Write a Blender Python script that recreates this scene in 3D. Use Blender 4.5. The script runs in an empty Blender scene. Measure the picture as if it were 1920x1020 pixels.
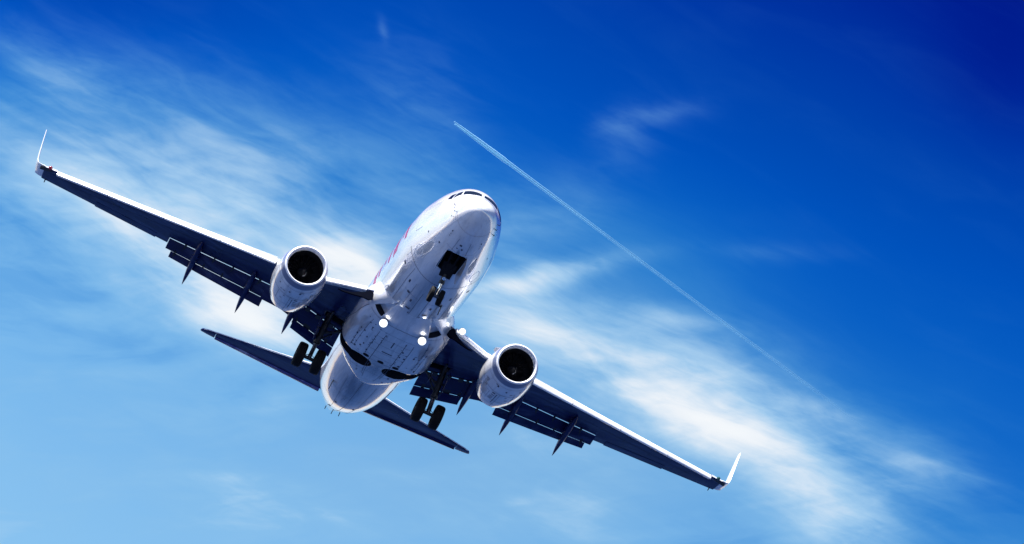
import bpy, bmesh, math, random
from mathutils import Vector, Matrix

random.seed(7)
sc = bpy.context.scene
C = sc.collection
PI = math.pi

# ------------------------------------------------------------------ camera
cam_d = bpy.data.cameras.new("camera")
cam = bpy.data.objects.new("camera", cam_d)
C.objects.link(cam)
cam_d.sensor_width = 36.0
cam_d.lens = 116.36
cam_d.clip_start = 0.5
cam_d.clip_end = 200000.0
cam.location = (0.0, 0.0, 1.7)
cam.rotation_euler = (math.radians(112.41), math.radians(-21.2661), math.radians(-104.9363))
sc.camera = cam

# ------------------------------------------------------------------ exposure
sc.view_settings.view_transform = 'Standard'
sc.view_settings.look = 'None'
EXPOSURE = 1.5
sc.view_settings.exposure = EXPOSURE
sc.view_settings.gamma = 1.0

# ------------------------------------------------------------------ sun
SUN_EL = math.radians(60.0)
SUN_ROT = math.radians(-12.0)          # clockwise from +Y
sun_dir = Vector((math.sin(SUN_ROT) * math.cos(SUN_EL), math.cos(SUN_ROT) * math.cos(SUN_EL), math.sin(SUN_EL)))
sun_d = bpy.data.lights.new("sun", 'SUN')
sun_d.energy = 5.0
sun_d.angle = math.radians(0.53)
sun_d.color = (1.0, 0.96, 0.9)
sun = bpy.data.objects.new("sun", sun_d)
sun.rotation_euler = sun_dir.to_track_quat('Z', 'Y').to_euler()
C.objects.link(sun)

# ------------------------------------------------------------------ sky
class NT:
    """small helper for node trees"""
    def __init__(self, tree):
        self.t = tree
    def n(self, typ, **kw):
        nd = self.t.nodes.new(typ)
        for k, v in kw.items():
            setattr(nd, k, v)
        return nd
    def set(self, sock, v):
        if hasattr(v, 'is_linked') or isinstance(v, bpy.types.NodeSocket):
            self.t.links.new(v, sock)
        else:
            sock.default_value = v
    def math(self, op, a, b=0.0, c=None, clamp=False):
        nd = self.n('ShaderNodeMath', operation=op, use_clamp=clamp)
        self.set(nd.inputs[0], a)
        self.set(nd.inputs[1], b)
        if c is not None:
            self.set(nd.inputs[2], c)
        return nd.outputs[0]
    def noise(self, vec, scale, detail=4.0, rough=0.5, dist=0.0):
        nd = self.n('ShaderNodeTexNoise')
        self.set(nd.inputs['Vector'], vec)
        nd.inputs['Scale'].default_value = scale
        nd.inputs['Detail'].default_value = detail
        nd.inputs['Roughness'].default_value = rough
        nd.inputs['Distortion'].default_value = dist
        return nd
    def ramp(self, fac, stops, interp='LINEAR'):
        nd = self.n('ShaderNodeValToRGB')
        nd.color_ramp.interpolation = interp
        els = nd.color_ramp.elements
        while len(els) < len(stops):
            els.new(0.5)
        for e, (p, c) in zip(els, stops):
            e.position = p
            e.color = (*c, 1.0) if len(c) == 3 else c
        self.set(nd.inputs[0], fac)
        return nd.outputs[0]
    def mix(self, fac, a, b, blend='MIX'):
        nd = self.n('ShaderNodeMix', data_type='RGBA', blend_type=blend)
        self.set(nd.inputs[0], fac)
        self.set(nd.inputs[6], a)
        self.set(nd.inputs[7], b)
        return nd.outputs[2]
    def combine(self, x, y, z=0.0):
        nd = self.n('ShaderNodeCombineXYZ')
        self.set(nd.inputs[0], x); self.set(nd.inputs[1], y); self.set(nd.inputs[2], z)
        return nd.outputs[0]

world = bpy.data.worlds.new("World")
sc.world = world
world.use_nodes = True
wt = NT(world.node_tree)
bg = world.node_tree.nodes['Background']
SKY_STRENGTH = 0.1
bg.inputs[1].default_value = SKY_STRENGTH
nish = wt.n('ShaderNodeTexSky', sky_type='NISHITA', sun_disc=False)
nish.sun_elevation = SUN_EL
nish.sun_rotation = SUN_ROT
nish.air_density = 1.0
nish.dust_density = 1.0
nish.ozone_density = 1.0
tc = wt.n('ShaderNodeTexCoord')
sep = wt.n('ShaderNodeSeparateXYZ')
wt.t.links.new(tc.outputs['Generated'], sep.inputs[0])
DEG = 180.0 / PI
el = wt.math('MULTIPLY', wt.math('ARCSINE', sep.outputs[2]), DEG)          # elevation, degrees
az = wt.math('MULTIPLY', wt.math('ARCTAN2', sep.outputs[1], sep.outputs[0]), DEG)  # azimuth, degrees

def lin(r, g, b):
    return tuple(((v / 255.0) / 12.92 if v <= 10 else ((v / 255.0 + 0.055) / 1.055) ** 2.4) for v in (r, g, b))
# clear-air colour by elevation: pale over the horizon, deepening upward
SKY = [(0.0, (248, 250, 252), 1.6), (5.0, (236, 245, 252), 1.3), (9.0, (222, 239, 250), 1.15), (11.5, (168, 212, 244), 1.0), (13.0, (138, 196, 240), 1.0), (14.0, (134, 193, 239), 1.0), (16.0, (120, 184, 236), 1.0),
       (17.8, (72, 150, 220), 1.0), (19.4, (44, 130, 211), 1.0), (20.8, (24, 112, 204), 1.0), (22.2, (8, 96, 197), 1.0),
       (23.6, (0, 83, 189), 1.0), (25.0, (0, 71, 177), 1.0), (26.4, (0, 56, 166), 1.0), (27.8, (0, 36, 150), 1.0), (28.8, (0, 18, 134), 1.0), (30.0, (0, 16, 134), 1.0), (33.0, (60, 100, 185), 1.0), (60.0, (120, 155, 215), 1.0), (89.0, (130, 165, 220), 1.0)]
def nish_at(e):      # the sky texture's own radiance at strength 0.1, measured toward this part of the sky
    T = [(0, (.44, .55, .56)), (5, (.392, .50, .53)), (10, (.26, .38, .52)), (15, (.20, .305, .46)), (20, (.16, .25, .40)), (25, (.138, .22, .365)), (30, (.125, .195, .335)), (40, (.11, .175, .305)), (90, (.14, .2, .33))]
    for (a, ca), (b, cb) in zip(T, T[1:]):
        if a <= e <= b:
            t = (e - a) / (b - a)
            return [x + (y - x) * t for x, y in zip(ca, cb)]
stops = []
for e, c, k in SKY:
    l = lin(*c); nn = nish_at(e)
    stops.append((e / 90.0, tuple(x / y * k / 2 ** EXPOSURE for x, y in zip(l, nn))))
# cirrus: fibrous bands given by where they stand in the sky (azimuth, elevation, half length, half width, tilt, density)
CLOUDS = [(1.39, 19.04, 2.02, 1.02, 179.5, 0.62),
          (-1.36, 19.09, 2.11, 0.88, 174.5, 0.85),
          (-1.04, 20.74, 2.9, 1.15, 176.0, 0.42),
          (2.88, 20.71, 1.29, 0.55, -179.5, 0.32),
          (-3.59, 19.76, 0.82, 0.65, 178.5, 1.3),
          (-2.42, 18.29, 1.78, 0.69, 175.0, 0.75),
          (-6.96, 20.96, 1.37, 0.2, 148.6, 0.85),
          (-7.08, 20.06, 1.16, 0.78, 174.7, 0.85),
          (-9.86, 19.72, 1.95, 0.78, -178.7, 1.0),
          (-10.25, 20.55, 2.01, 0.78, -179.3, 0.42),
          (-13.21, 19.03, 1.49, 0.69, -168.7, 0.95),
          (-14.37, 20.17, 1.55, 0.69, -176.9, 0.3),
          (-10.79, 19.53, 0.76, 0.42, -177.1, 0.7),
          (-8.42, 18.08, 1.54, 0.92, 173.4, 0.28),
          (-2.09, 16.27, 2.4, 0.46, 159.2, 0.16),
          (-4.05, 15.4, 2.77, 0.46, 163.7, 0.28),
          (-8.75, 17.07, 1.57, 0.37, 166.7, 0.32),
          (-7.69, 24.14, 0.87, 0.18, 148.2, 0.17),
          (-7.4, 23.73, 0.63, 0.51, -133.4, 0.17),
          (-2.37, 23.77, 0.23, 0.08, -130.6, 0.17),
          (-3.7, 22.82, 1.15, 0.74, -152.8, 0.2),
          (-10.8, 22.83, 1.17, 0.17, 159.8, 0.08),
          (-6.71, 21.86, 1.19, 0.65, 148.9, 0.2),
          (-3.38, 17.16, 0.46, 0.22, 143.2, 0.28),
          (-1.19, 20.41, 0.85, 0.42, -172.9, 0.3),
          (-4.69, 21.31, 1.39, 0.83, -176.9, 0.22),
          (-3.55, 19.62, 0.73, 0.37, 174.2, 1.8),
          (-2.35, 18.23, 0.71, 0.42, 178.7, 0.8),
          (0.32, 17.21, 1.13, 0.18, 160.2, 0.16),
          (-1.04, 16.68, 1.03, 0.17, 152.7, 0.14),
          (-3.19, 15.64, 0.76, 0.15, 162.8, 0.22),
          (-6.14, 16.71, 0.99, 0.17, 168.2, 0.16),
          (-9.13, 17.64, 0.76, 0.17, 175.2, 0.26),
          (-9.34, 21.12, 1.3, 0.18, 168.9, 0.3),
          (-9.44, 20.37, 0.96, 0.17, 170.7, 0.25),
          (-14.95, 20.3, 0.77, 0.17, 174.1, 0.25),
          (-11.74, 19.88, 1.0, 0.51, -178.9, 0.6),
          (-12.66, 20.6, 0.71, 0.2, 173.4, 0.25)]
wn = wt.noise(wt.combine(wt.math('MULTIPLY', az, 0.30), wt.math('MULTIPLY', el, 0.55)), 1.0, 3.0, 0.5)
wsep = wt.n('ShaderNodeSeparateColor')
wt.t.links.new(wn.outputs['Color'], wsep.inputs[0])
WARP = 0.45
az_w = wt.math('ADD', az, wt.math('MULTIPLY', wt.math('SUBTRACT', wsep.outputs[0], 0.5), WARP * 2.0))
el_w = wt.math('ADD', el, wt.math('MULTIPLY', wt.math('SUBTRACT', wsep.outputs[1], 0.5), WARP))
total = None
for (a0, e0, L, W, ang, k) in CLOUDS:
    ca, sa = math.cos(math.radians(ang)), math.sin(math.radians(ang))
    ce = math.cos(math.radians(e0))
    dx = wt.math('MULTIPLY', wt.math('SUBTRACT', az_w, a0), ce)
    dy = wt.math('SUBTRACT', el_w, e0)
    u = wt.math('ADD', wt.math('MULTIPLY', dx, ca / L), wt.math('MULTIPLY', dy, sa / L))
    v = wt.math('ADD', wt.math('MULTIPLY', dx, -sa / W), wt.math('MULTIPLY', dy, ca / W))
    r2 = wt.math('ADD', wt.math('MULTIPLY', u, u), wt.math('MULTIPLY', v, v))
    g = wt.math('MULTIPLY', wt.math('POWER', math.e, wt.math('MULTIPLY', r2, -1.0)), k)
    total = g if total is None else wt.math('ADD', total, g)
# the fibres: drawn out along the wind, in two directions, with fine torn edges
def rot(ang, sx, sy, z):
    c, s = math.cos(math.radians(ang)), math.sin(math.radians(ang))
    x = wt.math('ADD', wt.math('MULTIPLY', az_w, c * sx), wt.math('MULTIPLY', el_w, s * sx))
    y = wt.math('ADD', wt.math('MULTIPLY', az_w, -s * sy), wt.math('MULTIPLY', el_w, c * sy))
    return wt.combine(x, y, z)
f1 = wt.noise(rot(4, 0.36, 1.45, 3.1), 1.0, 8.0, 0.53, 0.5).outputs[0]
f2 = wt.noise(rot(-24, 0.6, 2.2, 9.7), 1.0, 7.0, 0.54, 0.4).outputs[0]
f3 = wt.noise(rot(10, 0.55, 0.8, 5.3), 1.0, 5.0, 0.55).outputs[0]
f4 = wt.noise(rot(-2, 0.9, 5.2, 1.7), 1.0, 6.0, 0.6, 0.6).outputs[0]
n = wt.math('ADD', wt.math('ADD', wt.math('MULTIPLY', f1, 0.44), wt.math('MULTIPLY', f2, 0.20)), wt.math('ADD', wt.math('MULTIPLY', f3, 0.20), wt.math('MULTIPLY', f4, 0.16)))
n = wt.math('SUBTRACT', n, 0.5)
env = wt.math('MINIMUM', total, 1.9)
tear = wt.math('MULTIPLY', wt.math('MULTIPLY', wt.math('POWER', env, 0.75), n), 3.6)
lowair = wt.math('MULTIPLY', wt.math('SUBTRACT', 21.0, el), 0.16, clamp=True)
veil = wt.math('ADD', wt.math('MULTIPLY', wt.math('SUBTRACT', f1, 0.44, clamp=True), 0.14),
               wt.math('MULTIPLY', wt.math('MULTIPLY', wt.math('SUBTRACT', f2, 0.43, clamp=True), lowair), 0.9))
dens = wt.math('ADD', wt.math('MAXIMUM', wt.math('ADD', wt.math('MULTIPLY', env, 0.95), tear), 0.0), veil)
dens = wt.math('SUBTRACT', 1.0, wt.math('POWER', math.e, wt.math('MULTIPLY', dens, -1.3)), clamp=True)
low = wt.math('MULTIPLY', wt.math('SUBTRACT', el, 1.0), 0.25, clamp=True)
dens = wt.math('MULTIPLY', dens, low)
# broad haze, corner vignetting put into the sky colour, and an added pale bank
HAZE_VIGNETTE = [(-7.68, 20.17, 2.77, 1.75, 153.8, -2.0), (-2.05, 19.68, 3.23, 1.57, 162.2, -1.3), (-7.34, 17.37, 4.14, 1.39, 159.4, -2.6), (-11.08, 19.57, 2.87, 1.39, 175.4, -1.5), (-4.44, 21.96, 1.72, 1.02, 176.8, -0.8), (3.27, 21.95, 3.71, 1.2, 158.9, 3.2), (-13.65, 26.79, 1.12, 1.48, 116.5, 1.0), (-15.96, 20.33, 1.03, 1.11, -147.1, 0.9), (-8.44, 22.06, 2.33, 1.11, 167.0, -1.4), (-42.0, 27.0, 11.0, 14.0, 0.0, -13.0)]  # last entry: unseen bank added for reflections on the port flank
el_eff = wt.math('SUBTRACT', el, wt.math('MULTIPLY', dens, 4.0))
for (a0, e0, L, W, ang, k) in HAZE_VIGNETTE:
    ca, sa = math.cos(math.radians(ang)), math.sin(math.radians(ang))
    ce = math.cos(math.radians(e0))
    dx = wt.math('MULTIPLY', wt.math('SUBTRACT', az_w, a0), ce)
    dy = wt.math('SUBTRACT', el_w, e0)
    u = wt.math('ADD', wt.math('MULTIPLY', dx, ca / L), wt.math('MULTIPLY', dy, sa / L))
    v = wt.math('ADD', wt.math('MULTIPLY', dx, -sa / W), wt.math('MULTIPLY', dy, ca / W))
    r2 = wt.math('ADD', wt.math('MULTIPLY', u, u), wt.math('MULTIPLY', v, v))
    el_eff = wt.math('ADD', el_eff, wt.math('MULTIPLY', wt.math('POWER', math.e, wt.math('MULTIPLY', r2, -1.0)), k))
grade = wt.ramp(wt.math('DIVIDE', el_eff, 90.0, clamp=True), stops)
clear = wt.mix(1.0, nish.outputs[0], grade, 'MULTIPLY')

cw = 1.0 / SKY_STRENGTH / 2 ** EXPOSURE
def cc(r, g, b, k=1.0): return tuple(v * cw * k for v in lin(r, g, b))
cloudcol = wt.ramp(dens, [(0.0, cc(130, 195, 240)), (0.35, cc(152, 206, 243)), (0.65, cc(200, 231, 251)), (0.88, cc(252, 254, 255))])
skycol = wt.mix(wt.math('POWER', dens, 1.5), clear, cloudcol)
wt.t.links.new(skycol, bg.inputs[0])

# ------------------------------------------------------------------ materials
def material(name, base, rough=0.5, metal=0.0, coat=0.0, spec=0.5, var=0.0, scale=(1, 1, 1), bump=0.0, bscale=1.5, dark=None, emit=None, dirt=0.0, coat_ior=1.5, sheen_streak=None, stains_and_shade=None):
    m = bpy.data.materials.new(name)
    m.use_nodes = True
    t = NT(m.node_tree)
    p = m.node_tree.nodes['Principled BSDF']
    p.inputs['Base Color'].default_value = (*base, 1)
    p.inputs['Roughness'].default_value = rough
    p.inputs['Metallic'].default_value = metal
    p.inputs['Coat Weight'].default_value = coat
    p.inputs['Coat Roughness'].default_value = 0.04
    p.inputs['Coat IOR'].default_value = coat_ior
    p.inputs['Specular IOR Level'].default_value = spec
    co = t.n('ShaderNodeTexCoord').outputs['Object']
    if var > 0:
        mp = t.n('ShaderNodeMapping')
        mp.inputs['Scale'].default_value = scale
        t.t.links.new(co, mp.inputs['Vector'])
        nz = t.noise(mp.outputs[0], 1.0, 6.0, 0.62).outputs[0]
        k = t.ramp(nz, [(0.3, (1 - var,) * 3), (0.62, (1, 1, 1))])
        col = t.mix(1.0, (*base, 1), k, 'MULTIPLY')
        if dirt > 0:
            mp2 = t.n('ShaderNodeMapping')
            mp2.inputs['Scale'].default_value = (0.35, 3.5, 3.5)
            t.t.links.new(co, mp2.inputs['Vector'])
            nz2 = t.noise(mp2.outputs[0], 1.0, 5.0, 0.6).outputs[0]
            k2 = t.ramp(nz2, [(0.52, (0, 0, 0)), (0.78, (dirt,) * 3)])
            col = t.mix(k2, col, (base[0] * .35, base[1] * .37, base[2] * .42, 1))
        for (sx, sy, sz, rx, ry, rz, k) in (stains_and_shade or ()):  # shade behind the fairing put into the colour, plus grime stains, each at its own place on the skin
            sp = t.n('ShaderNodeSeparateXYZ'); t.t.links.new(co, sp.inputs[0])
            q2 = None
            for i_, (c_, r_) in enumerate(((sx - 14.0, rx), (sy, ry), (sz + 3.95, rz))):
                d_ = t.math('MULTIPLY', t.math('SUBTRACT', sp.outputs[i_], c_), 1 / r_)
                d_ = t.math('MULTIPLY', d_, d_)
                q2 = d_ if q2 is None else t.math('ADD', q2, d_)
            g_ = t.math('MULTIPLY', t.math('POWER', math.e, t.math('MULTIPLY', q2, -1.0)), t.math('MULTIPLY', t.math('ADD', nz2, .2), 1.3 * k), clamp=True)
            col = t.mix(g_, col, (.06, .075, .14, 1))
        if sheen_streak:                                        # pale underside reflections painted into the colour, drawn out along the span
            mp4 = t.n('ShaderNodeMapping')
            mp4.inputs['Scale'].default_value = (2.2, .35, 1.0)
            mp4.inputs['Rotation'].default_value = (0, 0, .2)
            t.t.links.new(co, mp4.inputs['Vector'])
            nz4 = t.noise(mp4.outputs[0], 1.0, 7.0, .68).outputs[0]
            col = t.mix(t.ramp(nz4, [(.50, (0, 0, 0)), (.68, (.8, .8, .8))]), col, (*sheen_streak, 1))
        t.t.links.new(col, p.inputs['Base Color'])
        rr = t.math('ADD', t.math('MULTIPLY', nz, rough * 0.6), rough * 0.7)
        t.t.links.new(rr, p.inputs['Roughness'])
    if bump > 0:
        mp3 = t.n('ShaderNodeMapping')
        mp3.inputs['Scale'].default_value = (0.5, 1, 1)
        t.t.links.new(co, mp3.inputs['Vector'])
        nb = t.noise(mp3.outputs[0], bscale, 2.0, 0.5).outputs[0]
        b = t.n('ShaderNodeBump')
        b.inputs['Strength'].default_value = bump
        b.inputs['Distance'].default_value = 0.02
        t.t.links.new(nb, b.inputs['Height'])
        t.t.links.new(b.outputs[0], p.inputs['Normal'])
        t.t.links.new(b.outputs[0], p.inputs['Coat Normal'])
    if emit:
        p.inputs['Emission Color'].default_value = (*emit[0], 1)
        p.inputs['Emission Strength'].default_value = emit[1]
    return m

M = {}
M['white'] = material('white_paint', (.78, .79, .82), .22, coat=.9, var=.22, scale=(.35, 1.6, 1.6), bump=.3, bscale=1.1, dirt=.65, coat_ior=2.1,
                      stains_and_shade=[(21.4, .3, -2.1, 2.6, .8, .7, 1.1), (5.7, .1, -2.13, 1.7, .38, .5, .8), (16.9, 0, -2.45, 1.2, .5, .5, .9), (8.8, .45, -2.1, 1.8, .3, .5, .6), (25.5, -.6, -1.5, 2.2, .25, .6, .6), (9.0, 1.3, -1.6, 2.0, .25, .6, .45), (13.0, -1.5, -2.3, 1.6, .3, .5, .4)])  # first blob is painted shade aft of the fairing, the rest grime
M['seam'] = material('seam_dark', (.03, .035, .07), .6)
M['line'] = material('line_pale', (.85, .87, .9), .4)
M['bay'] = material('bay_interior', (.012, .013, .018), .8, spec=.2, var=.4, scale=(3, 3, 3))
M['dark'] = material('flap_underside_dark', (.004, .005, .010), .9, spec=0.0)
M['red'] = material('red_paint', (.45, .012, .025), .3, coat=.6)
M['under'] = material('wing_paint_shaded', (.004, .009, .075), .3, coat=.1, spec=.2, var=.35, scale=(.7, .9, 2), bump=.6, bscale=1.6, sheen_streak=(.045, .07, .17))  # grey wing paint with underside shade put into the colour; streaks stand for reflections
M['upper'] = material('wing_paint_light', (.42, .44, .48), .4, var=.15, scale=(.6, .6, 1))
M['slat'] = material('slat_paint', (.82, .83, .85), .28, coat=.4, var=.08, scale=(1, 2, 1))
M['lipface'] = material('lip_face_sheen', (.80, .81, .84), .3, coat=.3)  # bare lip's bright sheen put into a pale base colour
M['metal'] = material('lip_band_reflection', (.15, .18, .29), .32, coat=.3, var=.1, scale=(1, 1, 1))  # dark ground mirrored in the bare lip, put into the base colour
M['tube'] = material('gear_metal', (.12, .12, .14), .35, metal=.6, var=.3, scale=(4, 4, 4))
M['geardark'] = material('gear_dark', (.012, .013, .018), .5, var=.4, scale=(4, 4, 4))
M['chrome'] = material('piston_chrome', (.85, .86, .88), .1, metal=1.0)
M['rubber'] = material('tyre_rubber', (.006, .006, .007), .75, spec=.2, var=.4, scale=(6, 6, 6))
M['glass'] = material('cockpit_glass', (.002, .003, .006), .05, spec=.1)
M['fan'] = material('fan_titanium', (.06, .06, .075), .35, metal=.8)
M['black'] = material('duct_black', (.008, .008, .01), .7, spec=.2)
M['spin'] = material('spinner_paint', (.015, .015, .018), .3)
M['nozzle'] = material('hot_metal', (.22, .2, .19), .4, metal=.9, var=.4, scale=(3, 3, 3))
M['lamp'] = material('lamp_lens', (.75, .78, .85), .1, emit=((1.0, .97, .92), 5.0))
M['reflector'] = material('lamp_reflector', (.7, .73, .8), .2, metal=.5, emit=((.85, .93, 1.0), .55))
M['redglass'] = material('red_glass', (.35, .01, .01), .1, coat=.8)
M['greenglass'] = material('dark_glass', (.01, .06, .05), .1, coat=.8)

# ------------------------------------------------------------------ mesh builder.  Aircraft axes: X aft of the nose tip, Y starboard, Z up (metres)
REF = Vector((14.0, 0.0, -3.95))      # foot of the airliner's Empty in aircraft axes
class MB:
    def __init__(self):
        self.v = []; self.f = []; self.m = []
    def add(self, vs, fs, mi=0):
        o = len(self.v)
        self.v += [tuple(p) for p in vs]
        for f in fs:
            self.f.append(tuple(i + o for i in f)); self.m.append(mi)
    def loft(self, rings, mi=0, cap=True, closed=True):
        n = len(rings[0]); vs = [p for r in rings for p in r]; fs = []
        for k in range(len(rings) - 1):
            for i in range(n if closed else n - 1):
                j = (i + 1) % n
                fs.append((k * n + i, k * n + j, (k + 1) * n + j, (k + 1) * n + i))
        if cap and closed:
            fs.append(tuple(range(n))[::-1]); fs.append(tuple((len(rings) - 1) * n + i for i in range(n)))
        self.add(vs, fs, mi)
    def tube(self, a, b, ra, rb=None, n=12, mi=0):
        a, b = Vector(a), Vector(b); rb = ra if rb is None else rb
        d = (b - a).normalized(); u = d.orthogonal().normalized(); w = d.cross(u)
        R = []
        for p, r in ((a, ra), (b, rb)):
            R.append([p + (u * math.cos(2 * PI * i / n) + w * math.sin(2 * PI * i / n)) * r for i in range(n)])
        self.loft(R, mi)
    def lathe(self, c, axis, prof, n=32, mi=0, cap=False):
        """prof: (along axis, radius)"""
        c = Vector(c); d = Vector(axis).normalized(); u = d.orthogonal().normalized(); w = d.cross(u)
        self.loft([[c + d * s + (u * math.cos(2 * PI * i / n) + w * math.sin(2 * PI * i / n)) * r for i in range(n)] for s, r in prof], mi, cap)
    def box(self, c, s, mi=0, rot=None, bev=0.0):
        hx, hy, hz = [q / 2 for q in s]
        vs = [Vector((x, y, z)) for x in (-hx, hx) for y in (-hy, hy) for z in (-hz, hz)]
        if rot is not None:
            vs = [rot @ p for p in vs]
        self.add([p + Vector(c) for p in vs], [(0, 1, 3, 2), (4, 6, 7, 5), (0, 4, 5, 1), (2, 3, 7, 6), (0, 2, 6, 4), (1, 5, 7, 3)], mi)
    def plate(self, poly, thick, nrm, mi=0):
        """flat polygon given thickness along nrm"""
        nv = Vector(nrm).normalized() * thick / 2
        self.loft([[Vector(p) - nv for p in poly], [Vector(p) + nv for p in poly]], mi)
    def ribbon(self, left, right, mi=0):
        n = len(left)
        self.add(list(left) + list(right), [(i, i + 1, n + i + 1, n + i) for i in range(n - 1)], mi)
    def build(self, name, mats, parent=None, sharp=35, recalc=True, shift=True):
        me = bpy.data.meshes.new(name)
        s = REF if shift else Vector((0, 0, 0))
        me.from_pydata([tuple(Vector(p) - s) for p in self.v], [], self.f)
        for m in (mats if isinstance(mats, (list, tuple)) else [mats]):
            me.materials.append(m)
        for p, mi in zip(me.polygons, self.m):
            p.material_index = mi
        finish(me, sharp, recalc)
        o = bpy.data.objects.new(name, me)
        C.objects.link(o)
        if parent:
            o.parent = parent
        return o
def finish(me, sharp=35, recalc=True):
    bm = bmesh.new(); bm.from_mesh(me)
    if recalc:
        bmesh.ops.recalc_face_normals(bm, faces=bm.faces)
    bm.to_mesh(me); bm.free()
    for p in me.polygons:
        p.use_smooth = True
    me.set_sharp_from_angle(angle=math.radians(sharp))
def cut(o, cutter):
    cutter.parent = o.parent
    md = o.modifiers.new('cut', 'BOOLEAN'); md.object = cutter; md.operation = 'DIFFERENCE'; md.solver = 'EXACT'
    dg = bpy.context.evaluated_depsgraph_get()
    me = bpy.data.meshes.new_from_object(o.evaluated_get(dg))
    o.modifiers.clear(); old = o.data; o.data = me; bpy.data.meshes.remove(old)
    cm = cutter.data; bpy.data.objects.remove(cutter); bpy.data.meshes.remove(cm)
def extra(o, mb, sharp=35):
    """append further faces (seams, marks) to a part's own mesh"""
    me = o.data
    bm = bmesh.new(); bm.from_mesh(me)
    vs = [bm.verts.new(Vector(p) - REF) for p in mb.v]
    for f, mi in zip(mb.f, mb.m):
        nf = bm.faces.new([vs[i] for i in f]); nf.material_index = mi; nf.smooth = True
    bm.to_mesh(me); bm.free()

def tag(o, label=None, cat=None, group=None, kind=None):
    if label: o['label'] = label
    if cat: o['category'] = cat
    if group: o['group'] = group
    if kind: o['kind'] = kind
    return o

# ------------------------------------------------------------------ the water below the approach (assumed; unseen, added to light the belly)
g = MB()
ringr = [0.0, 30, 80, 200, 600, 2000, 8000, 30000, 90000]
nseg = 72
gv = [(0, 0, 0)] + [(r * math.cos(2 * PI * i / nseg) + 100, r * math.sin(2 * PI * i / nseg), 0) for r in ringr[1:] for i in range(nseg)]
gv[0] = (100, 0, 0)
gf = [(0, 1 + i, 1 + (i + 1) % nseg) for i in range(nseg)]
for k in range(len(ringr) - 2):
    for i in range(nseg):
        j = (i + 1) % nseg
        gf.append((1 + k * nseg + i, 1 + (k + 1) * nseg + i, 1 + (k + 1) * nseg + j, 1 + k * nseg + j))
g.add(gv, gf)
mw = material('bounce_water_blue', (.007, .027, .088), .6, spec=.15, var=.6, scale=(.02, .02, .02))
bounce_water = g.build('bounce_water', mw, sharp=60, shift=False)
tag(bounce_water, kind='structure')

# ------------------------------------------------------------------ the airliner
root = bpy.data.objects.new('airliner', None)
C.objects.link(root)
root.empty_display_size = 3.0
root.location = (135.391, -11.656, 46.308)
root.rotation_euler = (0.0, math.radians(2.5), 0.0)     # nose slightly up, on approach
tag(root, 'white twin-engine jet airliner flying overhead with wheels down and landing lights on', 'airplane')

# ---- fuselage: X, crown Z, keel Z, half width
# fuselage profile: X aft of nose tip -> (top z, bottom z, half width)
FUS=[(0.0,-.76,-.86,.06),(.06,-.60,-1.02,.24),(.15,-.46,-1.14,.38),(.3,-.30,-1.27,.53),(.5,-.15,-1.40,.64),(.8,.0,-1.55,.775),(1.2,.15,-1.70,.91),(1.6,.335,-1.83,1.01),(2.0,.64,-1.92,1.10),(2.4,.94,-1.99,1.19),(3.0,1.255,-2.06,1.32),(3.8,1.55,-2.11,1.47),(4.8,1.77,-2.13,1.63),(6.0,1.88,-2.13,1.79),(8.0,1.88,-2.13,1.88),(14.,1.88,-2.13,1.88),(21.,1.88,-2.13,1.88),(22.,1.88,-2.12,1.85),(23.,1.88,-2.08,1.80),(24.,1.87,-1.98,1.74),(25.5,1.84,-1.68,1.63),(27.,1.79,-1.26,1.417),(28.5,1.70,-.76,1.105),(30.,1.54,-.265,.741),(31.,1.38,.073,.447),(31.6,1.20,.32,.223),(31.75,1.08,.48,.089)]
def _tan(k,j):
    n=len(FUS)
    def d(i): return (FUS[i+1][j]-FUS[i][j])/(FUS[i+1][0]-FUS[i][0])
    if k==0: return d(0)
    if k==n-1: return d(n-2)
    a,b=d(k-1),d(k)
    if a*b<=0: return 0.
    h0=FUS[k][0]-FUS[k-1][0];h1=FUS[k+1][0]-FUS[k][0]
    w1=2*h1+h0;w2=h1+2*h0
    return (w1+w2)/(w1/a+w2/b)
def fprof(x):
    x=max(0.,min(31.75,x))
    k=0
    while k<len(FUS)-2 and x>FUS[k+1][0]: k+=1
    h=FUS[k+1][0]-FUS[k][0];t=(x-FUS[k][0])/h
    r=[]
    for j in (1,2,3):
        m0,m1=_tan(k,j)*h,_tan(k+1,j)*h
        p0,p1=FUS[k][j],FUS[k+1][j]
        r.append((2*t**3-3*t*t+1)*p0+(t**3-2*t*t+t)*m0+(-2*t**3+3*t*t)*p1+(t**3-t*t)*m1)
    return r
def fpt(x,a,off=0.):
    """a: angle from the crown, +starboard, radians"""
    zt,zb,w=fprof(x)
    zm=zb+(zt-zb)*.531
    c=math.cos(a)
    y=w*math.sin(a); z=zm+((zt-zm) if c>0 else (zm-zb))*c
    if off:
        h=(zt-zm) if c>0 else (zm-zb)
        ny=math.sin(a)/w; nz=c/h; n=math.hypot(ny,nz); y+=off*ny/n; z+=off*nz/n
    return (x,y,z)

NA = 72
xs = []
for k in range(len(FUS) - 1):
    a, b = FUS[k][0], FUS[k + 1][0]
    n = max(1, min(8, int((b - a) / .22)))
    xs += [a + (b - a) * i / n for i in range(n)]
xs.append(31.75)
fb = MB()
fb.loft([[fpt(x, 2 * PI * i / NA) for i in range(NA)] for x in xs])
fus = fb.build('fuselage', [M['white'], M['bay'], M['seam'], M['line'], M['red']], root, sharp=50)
# nose wheel bay
cb = MB()
bay = [(2.46, .30), (2.40, .0), (2.46, -.30), (2.62, -.44), (4.22, -.40), (4.28, 0), (4.22, .40), (2.62, .44)]
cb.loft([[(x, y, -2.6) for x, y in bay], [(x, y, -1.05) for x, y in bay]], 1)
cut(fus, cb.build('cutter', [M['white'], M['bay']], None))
R = math.radians
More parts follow.
